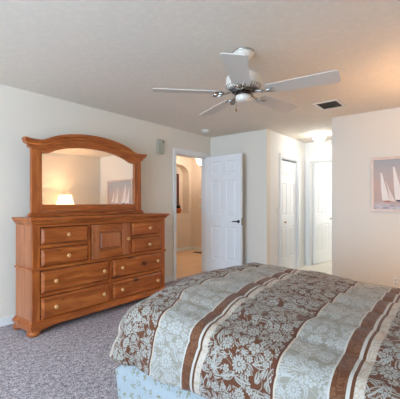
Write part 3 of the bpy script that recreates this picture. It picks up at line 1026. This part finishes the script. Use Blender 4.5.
# comforter: draped quilted cloth
RS, RF, HEM = .13, .23, .345       # edge radius at the sides, at the foot; hem height
BYc = 1.412                        # where the cloth starts to roll over the foot
def smooth(a, b, x):
    t = max(0, min(1, (x - a) / (b - a))); return t * t * (3 - 2 * t)


def topz(x, y):
    e = max(0, min(x - BXa, BXb - x))
    return .630 + .070 * (1 - math.exp(-e / .20)) + .050 * smooth(.30, 1.25, y)


cf = MB(); cf.uv = []
NA, NB, NT_ = 84, 84, 26          # top cells along x, along y, drape cells
ax = [(BXa, -(NT_ - i) / NT_) for i in range(NT_)] + [(BXa + (BXb - BXa) * i / NA, 0.0) for i in range(NA + 1)] + [(BXb, (i + 1) / NT_) for i in range(NT_)]
ay = [(BYh + (BYc - BYh) * i / NB, 0.0) for i in range(NB + 1)] + [(BYc, (i + 1) / NT_) for i in range(NT_)]
seams = .245
for (x, da) in ax:
    for (y, db) in ay:
        A = abs(da); tn = max(A, db); sg = -1 if da < 0 else 1
        nx = ny = 0.0
        if tn > 0:
            ph = (PI / 4) * (db / A) if A >= db else PI / 2 - (PI / 4) * (A / db)
            if A == 0: ph = PI / 2
            nx, ny = math.cos(ph) * sg if A else 0.0, math.sin(ph) if db else 0.0
        RR = RS + (RF - RS) * ny * ny
        tz = topz(x, y)
        corner = 2 * abs(nx * ny)
        flare = .06 + .38 * corner
        total = RR * PI / 2 + max(0, tz - RR - HEM - .035 * corner) / math.cos(flare)
        t = tn * total
        ang = min(t / RR, PI / 2)
        horiz = RR * math.sin(ang); drop = RR * (1 - math.cos(ang))
        rest = max(0, t - RR * PI / 2)
        horiz += rest * math.sin(flare) - .02 * (1 - corner) * rest / .3
        drop += rest * math.cos(flare)
        px, py, pz = x + nx * horiz, y + ny * horiz, tz - drop
        fx, fy = x + nx * t, y + ny * t          # unrolled cloth position
        sx = fx + .015 * math.sin(fy * 9)
        pil = abs(math.sin(PI * (sx + .07) / seams)) ** .45
        pil2 = abs(math.sin(PI * (fy - .10) / .50)) ** .35
        puff = .020 * (pil - 1) + .008 * (pil2 - 1)
        wr = .009 * noise.noise((fx * 6, fy * 6, 1.7)) + .005 * noise.noise((fx * 15, fy * 13, 4.1))
        d = puff + wr
        px += nx * math.sin(ang) * d; py += ny * math.sin(ang) * d; pz += math.cos(ang) * d
        hang = smooth(.6, 1.0, tn)
        fo = .012 * math.sin((fx * abs(ny) + fy * abs(nx)) * 11 + 1) * hang
        px += nx * fo; py += ny * fo
        cf.v.append(Vector((px, py, pz)))
        wside = 1 - smooth(.35, 1.0, A)
        gx = max(0, min(1, (x - BXa) / (BXb - BXa)))
        off = smooth(.70, .95, y) * (-.05 + .085 * gx) * (1 - smooth(1.10, 1.32, y)) + smooth(1.10, 1.32, y) * (.035 - .07 * max(0, 1 - gx / .12))
        cf.uv.append((fy - off * wside, fx))
na, nb = len(ax), len(ay)
for i in range(na - 1):
    for j in range(nb - 1):
        a = i * nb + j
        cf.f.append((a, a + nb, a + nb + 1, a + 1)); cf.s.append(True); cf.mi.append(0)
co = cf.build('comforter', M['comforter'])
tag(co, 'quilted brown and cream striped floral comforter spread over the bed', 'comforter')
sm = co.modifiers.new('solidify', 'SOLIDIFY'); sm.thickness = .022; sm.offset = -1

# ------------------------------------------------------------------ ceiling fan
FC = (2.268, 1.378); FZ = 2.115
fan = thing('ceiling_fan', (FC[0], FC[1], H), 'white five bladed ceiling fan hanging over the bed', 'fan')
MB().lathe([(.030, 2.375), (.055, 2.385), (.078, 2.410), (.084, 2.430)], (*FC, 0), 'z', 32).build('canopy', M['fan_white'], fan)
MB().lathe([(.084, 2.430), (.089, 2.431), (.089, 2.4395), (.084, 2.4398)], (*FC, 0), 'z', 32).build('canopy_ring', M['chrome'], fan)
MB().lathe([(.013, 2.26), (.013, 2.385)], (*FC, 0), 'z', 16).build('downrod', M['fan_white'], fan)
MB().lathe([(.085, 2.135), (.128, 2.150), (.140, 2.172), (.140, 2.225), (.125, 2.255), (.060, 2.272), (.022, 2.278)], (*FC, 0), 'z', 40).build('motor_housing', M['fan_white'], fan)
gr = MB()
for k in range(36):
    a = 2 * PI * k / 36
    c, s = math.cos(a), math.sin(a)
    gr.tube([(FC[0] + c * .088, FC[1] + s * .088, 2.132), (FC[0] + c * .118, FC[1] + s * .118, 2.142), (FC[0] + c * .139, FC[1] + s * .139, 2.168)], .0035, 6)
gr.lathe([(.070, 2.120), (.088, 2.122), (.088, 2.136), (.070, 2.137)], (*FC, 0), 'z', 32)
gr.build('vent_grille', M['grille'], fan)
MB().lathe([(.050, 2.093), (.064, 2.096), (.064, 2.118), (.050, 2.120)], (*FC, 0), 'z', 32).build('switch_collar', M['bronze'], fan)
MB().lathe([(.010, 2.043), (.045, 2.048), (.058, 2.060), (.062, 2.078), (.060, 2.094)], (*FC, 0), 'z', 32).build('switch_housing', M['fan_white'], fan)
MB().tube([(FC[0] - .03, FC[1] + .045, 2.06), (FC[0] - .032, FC[1] + .047, 2.03), (FC[0] - .032, FC[1] + .047, 1.99)], .0015, 6).lathe([(.003, 1.97), (.006, 1.975), (.006, 1.985), (.003, 1.992)], (FC[0] - .032, FC[1] + .047, 0), 'z', 10).build('pull_chain', M['brass'], fan)
for k in range(5):
    ang = math.radians(278.5 + 72 * k)
    T = Matrix.Translation((FC[0], FC[1], FZ)) @ Matrix.Rotation(ang, 4, 'Z') @ Matrix.Rotation(math.radians(-10), 4, 'X')
    bl = MB(T)
    r0, r1, w0, w1, th = .195, .71, .066, .083, .006
    pts = [(r0, -w0), (r0 + .01, -w0)]
    N = 10
    outl = []
    cr_ = .028
    outl += [(r0, -w0 + .012), (r0 + .012, -w0)]
    for j in range(7):
        a = -PI / 2 + PI / 2 * j / 6; outl.append((r1 - cr_ + cr_ * math.cos(a), -w1 + cr_ + cr_ * math.sin(a)))
    for j in range(7):
        a = PI / 2 * j / 6; outl.append((r1 - cr_ + cr_ * math.cos(a), w1 - cr_ + cr_ * math.sin(a)))
    outl += [(r0 + .012, w0), (r0, w0 - .012)]
    n_ = len(outl)
    V = [(x, y, -th / 2) for x, y in outl] + [(x, y, th / 2) for x, y in outl]
    F = [tuple(range(n_))[::-1], tuple(range(n_, 2 * n_))] + [(i, (i + 1) % n_, n_ + (i + 1) % n_, n_ + i) for i in range(n_)]
    bl.add(V, F)
    bo = bl.build('blade', M['blade'], fan)
    ir = MB(Matrix.Translation((FC[0], FC[1], FZ)) @ Matrix.Rotation(ang, 4, 'Z'))
    ir.tube([(.075, 0, .010), (.12, 0, .004), (.16, 0, -.010), (.20, 0, -.010)], [.013, .012, .012, .013], 8)
    for sgn in (-1, 1):
        ir.tube([(.155, 0, -.010), (.185, .030 * sgn, -.012 + .006 * sgn), (.215, .040 * sgn, -.011 + .008 * sgn), (.245, .028 * sgn, -.011 + .005 * sgn), (.225, .012 * sgn, -.011 + .002 * sgn), (.20, .004 * sgn, -.010)], .009, 8)
        ir.lathe([(.006, -.006), (.008, -.002), (.008, .002)], (.245, .028 * sgn, -.012 + .006 * sgn), 'z', 10)
    ir.build('blade_iron', M['chrome'], bo)

# ------------------------------------------------------------------ ceiling vent, smoke detector, wall box
vx0, vx1, vy0, vy1 = 3.955, 4.305, 1.145, 1.440
vent = thing('air_vent', ((vx0 + vx1) / 2, (vy0 + vy1) / 2, H), 'rectangular ceiling air vent with dark slats near the hall opening', 'vent')
f = MB(); e = .032
for q in ((vx0, vx1, vy0, vy0 + e), (vx0, vx1, vy1 - e, vy1), (vx0, vx0 + e, vy0 + e, vy1 - e), (vx1 - e, vx1, vy0 + e, vy1 - e)):
    f.box(*q, H - .012, H - .0005)
f.build('frame', M['vent_white'], vent, .003)
MB().box(vx0 + e, vx1 - e, vy0 + e, vy1 - e, H - .003, H - .0005).build('duct_shade_sheet', M['duct'], vent)  # flat dark sheet standing in for the shade behind the slats
for k in range(9):
    yk = vy0 + e + .012 + k * (vy1 - vy0 - 2 * e - .024) / 8
    MB(Matrix.Translation(((vx0 + vx1) / 2, yk, H - .008)) @ Matrix.Rotation(math.radians(35), 4, 'X')).box(-(vx1 - vx0) / 2 + e, (vx1 - vx0) / 2 - e, -.009, .009, -.0008, .0008).build('slat', M['vent_dark'], vent)

sd = thing('smoke_detector', (4.30, 3.33, H), 'round white smoke detector on the ceiling above the open door', 'smoke detector')
MB().lathe([(.052, 2.404), (.060, 2.410), (.066, 2.425), (.068, 2.4395)], (4.30, 3.33, 0), 'z', 28).build('cover', M['plastic'], sd)
MB().lathe([(.026, 2.400), (.030, 2.402), (.030, 2.405)], (4.30, 3.33, 0), 'z', 20).build('sensor_cap', M['plastic_white'], sd)

ch = thing('alarm_siren', (3.555, LW, 2.10), 'small grey green box mounted high on the wall beside the doorway', 'wall box')
MB().box(3.492, 3.622, LW - .048, LW - .0005, 1.988, 2.208).build('box_cover', M['grey_plastic'], ch, .012, 3)
MB().lathe([(.010, 0), (.010, .004)], (3.595, LW - .048, 2.172), '-y', 12).build('sensor_eye', M['black'], ch)

# ------------------------------------------------------------------ sailboat picture
py0, py1, pz0, pz1 = -0.02, .970, 1.130, 1.831
pic = thing('picture', (PX, (py0 + py1) / 2, pz0), 'sailboat painting in a pale pinkish wood frame', 'picture')
f = MB(); e = .036
for q in ((py0, py1, pz0, pz0 + e), (py0, py1, pz1 - e, pz1), (py0, py0 + e, pz0 + e, pz1 - e), (py1 - e, py1, pz0 + e, pz1 - e)):
    f.box(PX - .024, PX - .001, *q)
f.build('frame', M['frame_pink'], pic, .004)
cv = MB().box(PX - .012, PX - .002, py0 + e, py1 - e, pz0 + e, pz1 - e)
cvo = cv.build('canvas', M['canvas'], pic)
def paint(poly, layer, mi):
    global pt
    pt.cur = mi
    n0 = len(poly)
    pt.add([(PX - .0125 - .0006 * layer, y, z) for y, z in poly], [tuple(range(n0))])
pt = MB()
def boat(y, z, k, red):
    """main sail, jib, hull; y decreases to the right of the picture"""
    def P(pts): return [(y - a * k, z + b * k) for a, b in pts]
    paint(P([(0, .365), (.018, .345), (.045, .23), (.082, .09), (.098, .005), (.05, -.003), (.022, 0), (.010, .12)]), 1, 0)
    paint(P([(.054, .266), (.10, .14), (.168, -.015), (.128, -.006), (.10, -.004), (.088, .13)]), 2, 1)
    paint(P([(.028, -.002), (.118, -.010), (.108, -.026), (.045, -.022)]), 3, 2 if red else 3)
    paint(P([(-.004, .375), (.010, .372), (.010, .366), (-.002, .366)]), 2, 2)
boat(.858, 1.276, 1.0, True)
boat(.718, 1.286, 1.16, False)
boat(.43, 1.290, .95, True)
boat(.25, 1.30, .7, False)
pt.build('painted_boats', [M['sail'], M['sail_shade'], M['hull_red'], M['hull_dark']], cvo)


# ------------------------------------------------------------------ outlets and switches
def plate(name, T, label, cat, kind):
    o = thing(name, tuple(T.translation), label, cat)
    MB(T).box(-.035, .035, -.006, -.0005, -.057, .057).build('cover_plate', M['plastic'], o, .003)
    if kind == 'outlet':
        for z in (-.021, .021):
            r = MB(T); r.lathe([(.017, 0), (.017, .003)], (0, -.006, z), '-y', 20)
            ro = r.build('socket', M['plastic_white'], o)
            sl = MB(T)
            for x in (-.006, .006): sl.box(x - .0012, x + .0012, -.0095, -.0088, z - .002, z + .008)
            sl.build('slot', M['black'], ro)
    else:
        MB(T).box(-.005, .005, -.016, -.006, -.004, .014).build('toggle', M['plastic_white'], o, .002)
    return o


RX = Matrix.Rotation(-PI / 2, 4, 'Z')      # local -y faces world -x
plate('wall_outlet', Matrix.Translation((PX, .685, .265)) @ RX, 'ivory electrical outlet low on the wall under the sailboat picture', 'outlet', 'outlet')
plate('light_switch', Matrix.Translation((5.225, CY, 1.105)), 'white light switch on the hall wall beside the closet door', 'switch', 'switch')
plate('wall_outlet', Matrix.Translation((6.345, NY, .37)), 'ivory outlet on the peach foyer wall below the niche', 'outlet', 'outlet')
plate('light_switch', Matrix.Translation((6.80, 5.45, 1.14)) @ RX, 'ivory light switch on the foyer end wall, seen past the open door', 'switch', 'switch')
th_ = thing('thermostat', (6.80, 5.42, 1.40), 'small ivory thermostat above the switch on the foyer end wall', 'thermostat')
MB(Matrix.Translation((6.80, 5.42, 1.40)) @ RX).box(-.04, .04, -.022, -.0005, -.03, .03).build('cover', M['plastic'], th_, .004)

# ------------------------------------------------------------------ foyer things
pot = thing('orange_pot', (6.35, 5.82, NZ0), 'round burnt orange pot on the sill of the arched niche', 'pot')
MB().lathe([(.045, .0), (.078, .03), (.092, .075), (.080, .115), (.058, .128), (.052, .128), (.07, .10), (.04, .02)], (6.35, 5.82, NZ0 + .001), 'z', 28).build('bowl', M['orange'], pot)
MB().lathe([(.055, .124), (.062, .15), (.056, .19), (.036, .215), (.012, .222)], (6.35, 5.82, NZ0), 'z', 24).build('lid', M['bronze'], pot)
pn = thing('carved_panel', (6.35, NY + ND - .03, NZ0), 'dark red slatted wood panel standing at the back of the niche', 'wood panel')
f = MB(); f.box(6.205, 6.255, NY + ND - .045, NY + ND - .02, NZ0 + .002, 2.01); f.box(6.46, 6.50, NY + ND - .045, NY + ND - .02, NZ0 + .002, 2.01)
f.box(6.255, 6.46, NY + ND - .045, NY + ND - .02, 1.96, 2.01); f.box(6.255, 6.46, NY + ND - .045, NY + ND - .02, NZ0 + .002, 1.04)
f.build('frame', M['panel_red'], pn, .003)
for k in range(18):
    z = 1.06 + k * .05
    MB().box(6.255, 6.46, NY + ND - .040, NY + ND - .024, z, z + .034).build('slat', M['panel_red'], pn)
FP = (5.80, 4.60)
pd = thing('foyer_lamp', (*FP, H), 'lit frosted bowl lamp hanging in the foyer beyond the open door', 'lamp')
MB().lathe([(.065, 2.405), (.07, 2.42), (.07, 2.4395)], (*FP, 0), 'z', 24).build('ceiling_cap', M['bronze'], pd)
MB().lathe([(.010, 2.04), (.010, 2.41)], (*FP, 0), 'z', 12).build('rod', M['bronze'], pd)
MB().lathe([(.02, 2.075), (.06, 2.085), (.10, 2.12), (.125, 2.18), (.135, 2.245), (.129, 2.245), (.118, 2.18), (.095, 2.127), (.055, 2.094), (.02, 2.088)], (*FP, 0), 'z', 32, cap=False).build('glass_bowl', M['bowl'], pd)
MB().lathe([(.006, 2.035), (.018, 2.046), (.030, 2.062), (.032, 2.076), (.02, 2.084)], (*FP, 0), 'z', 20).build('finial', M['bronze'], pd)
rg = thing('floor_register', (6.45, 5.20, 0), 'dark floor register on the foyer tile', 'vent')
f = MB(); f.box(6.38, 6.52, 5.08, 5.36, .0005, .006); f.build('frame', M['bronze'], rg, .002)
f = MB()
for k in range(10): f.box(6.39, 6.51, 5.10 + k * .026, 5.108 + k * .026, .006, .010)
f.build('grille', M['black'], rg)

# hall flush light
HL = (5.79, 1.99)
hl = thing('hall_light', (*HL, H), 'glowing round flush light on the hall ceiling', 'light')
MB().lathe([(.080, 2.405), (.088, 2.42), (.088, 2.4395)], (*HL, 0), 'z', 32).build('mount', M['fan_white'], hl)
MB().lathe([(.010, 2.312), (.045, 2.318), (.080, 2.338), (.100, 2.370), (.103, 2.395), (.078, 2.405)], (*HL, 0), 'z', 32).build('glass_dome', M['dome'], hl)

# ------------------------------------------------------------------ nightstand and lit table lamp (seen in the mirror)
NSX, NSY = 3.66, .06
ns = thing('nightstand', (NSX, NSY, 0), 'pine nightstand beside the headboard under the table lamp', 'nightstand')
MB().box(NSX - .27, NSX + .27, NSY - .20, NSY + .20, .08, .64).build('body', M['pine_side'], ns, .004)
MB().box(NSX - .30, NSX + .30, NSY - .22, NSY + .23, .64, .67).build('top', M['pine_x'], ns, .006)
for z in (.12, .38):
    o = MB().box(NSX - .24, NSX + .24, NSY + .20, NSY + .218, z, z + .22).build('drawer', M['pine_x'], ns, .005)
    MB().lathe([(.009, 0), (.014, .014), (.02, .024), (.012, .036)], (NSX, NSY + .218, z + .11), 'y', 16).build('knob', M['pine_knob'], o)
for sx in (-1, 1):
    for sy in (-1, 1):
        MB().lathe([(.026, 0), (.045, .02), (.045, .05), (.03, .082)], (NSX + sx * .22, NSY + sy * .15, 0), 'z', 16).build('foot', M['pine_z'], ns)
tl = thing('table_lamp', (NSX, NSY, .67), 'lit table lamp with a pale tapered shade, reflected in the dresser mirror', 'lamp')
MB().lathe([(.085, .671), (.085, .69), (.05, .70), (.075, .78), (.095, .88), (.08, .98), (.04, 1.05), (.022, 1.08)], (NSX, NSY, 0), 'z', 28).build('base', M['ceramic'], tl)
MB().lathe([(.008, 1.08), (.008, 1.27)], (NSX, NSY, 0), 'z', 12).build('stem', M['brass'], tl)
MB().lathe([(.016, 1.27), (.026, 1.31), (.03, 1.35), (.02, 1.38), (.006, 1.39)], (NSX, NSY, 0), 'z', 16).build('bulb', M['bulb'], tl)
MB().lathe([(.188, 1.243), (.125, 1.462)], (NSX, NSY, 0), 'z', 40, cap=False).build('lamp_shade', M['shade'], tl)
hp = MB().tube([(NSX, NSY - .06, 1.24), (NSX, NSY - .062, 1.36), (NSX, NSY - .05, 1.46), (NSX, NSY, 1.485), (NSX, NSY + .05, 1.46), (NSX, NSY + .062, 1.36), (NSX, NSY + .06, 1.24)], .0025, 6)
hp.lathe([(.008, 1.485), (.010, 1.495), (.004, 1.51)], (NSX, NSY, 0), 'z', 12)
hp.build('harp', M['brass'], tl)
L_TABLE.location = (NSX, NSY + .001, 1.35)
bpy.data.objects['bulb'].visible_shadow = True
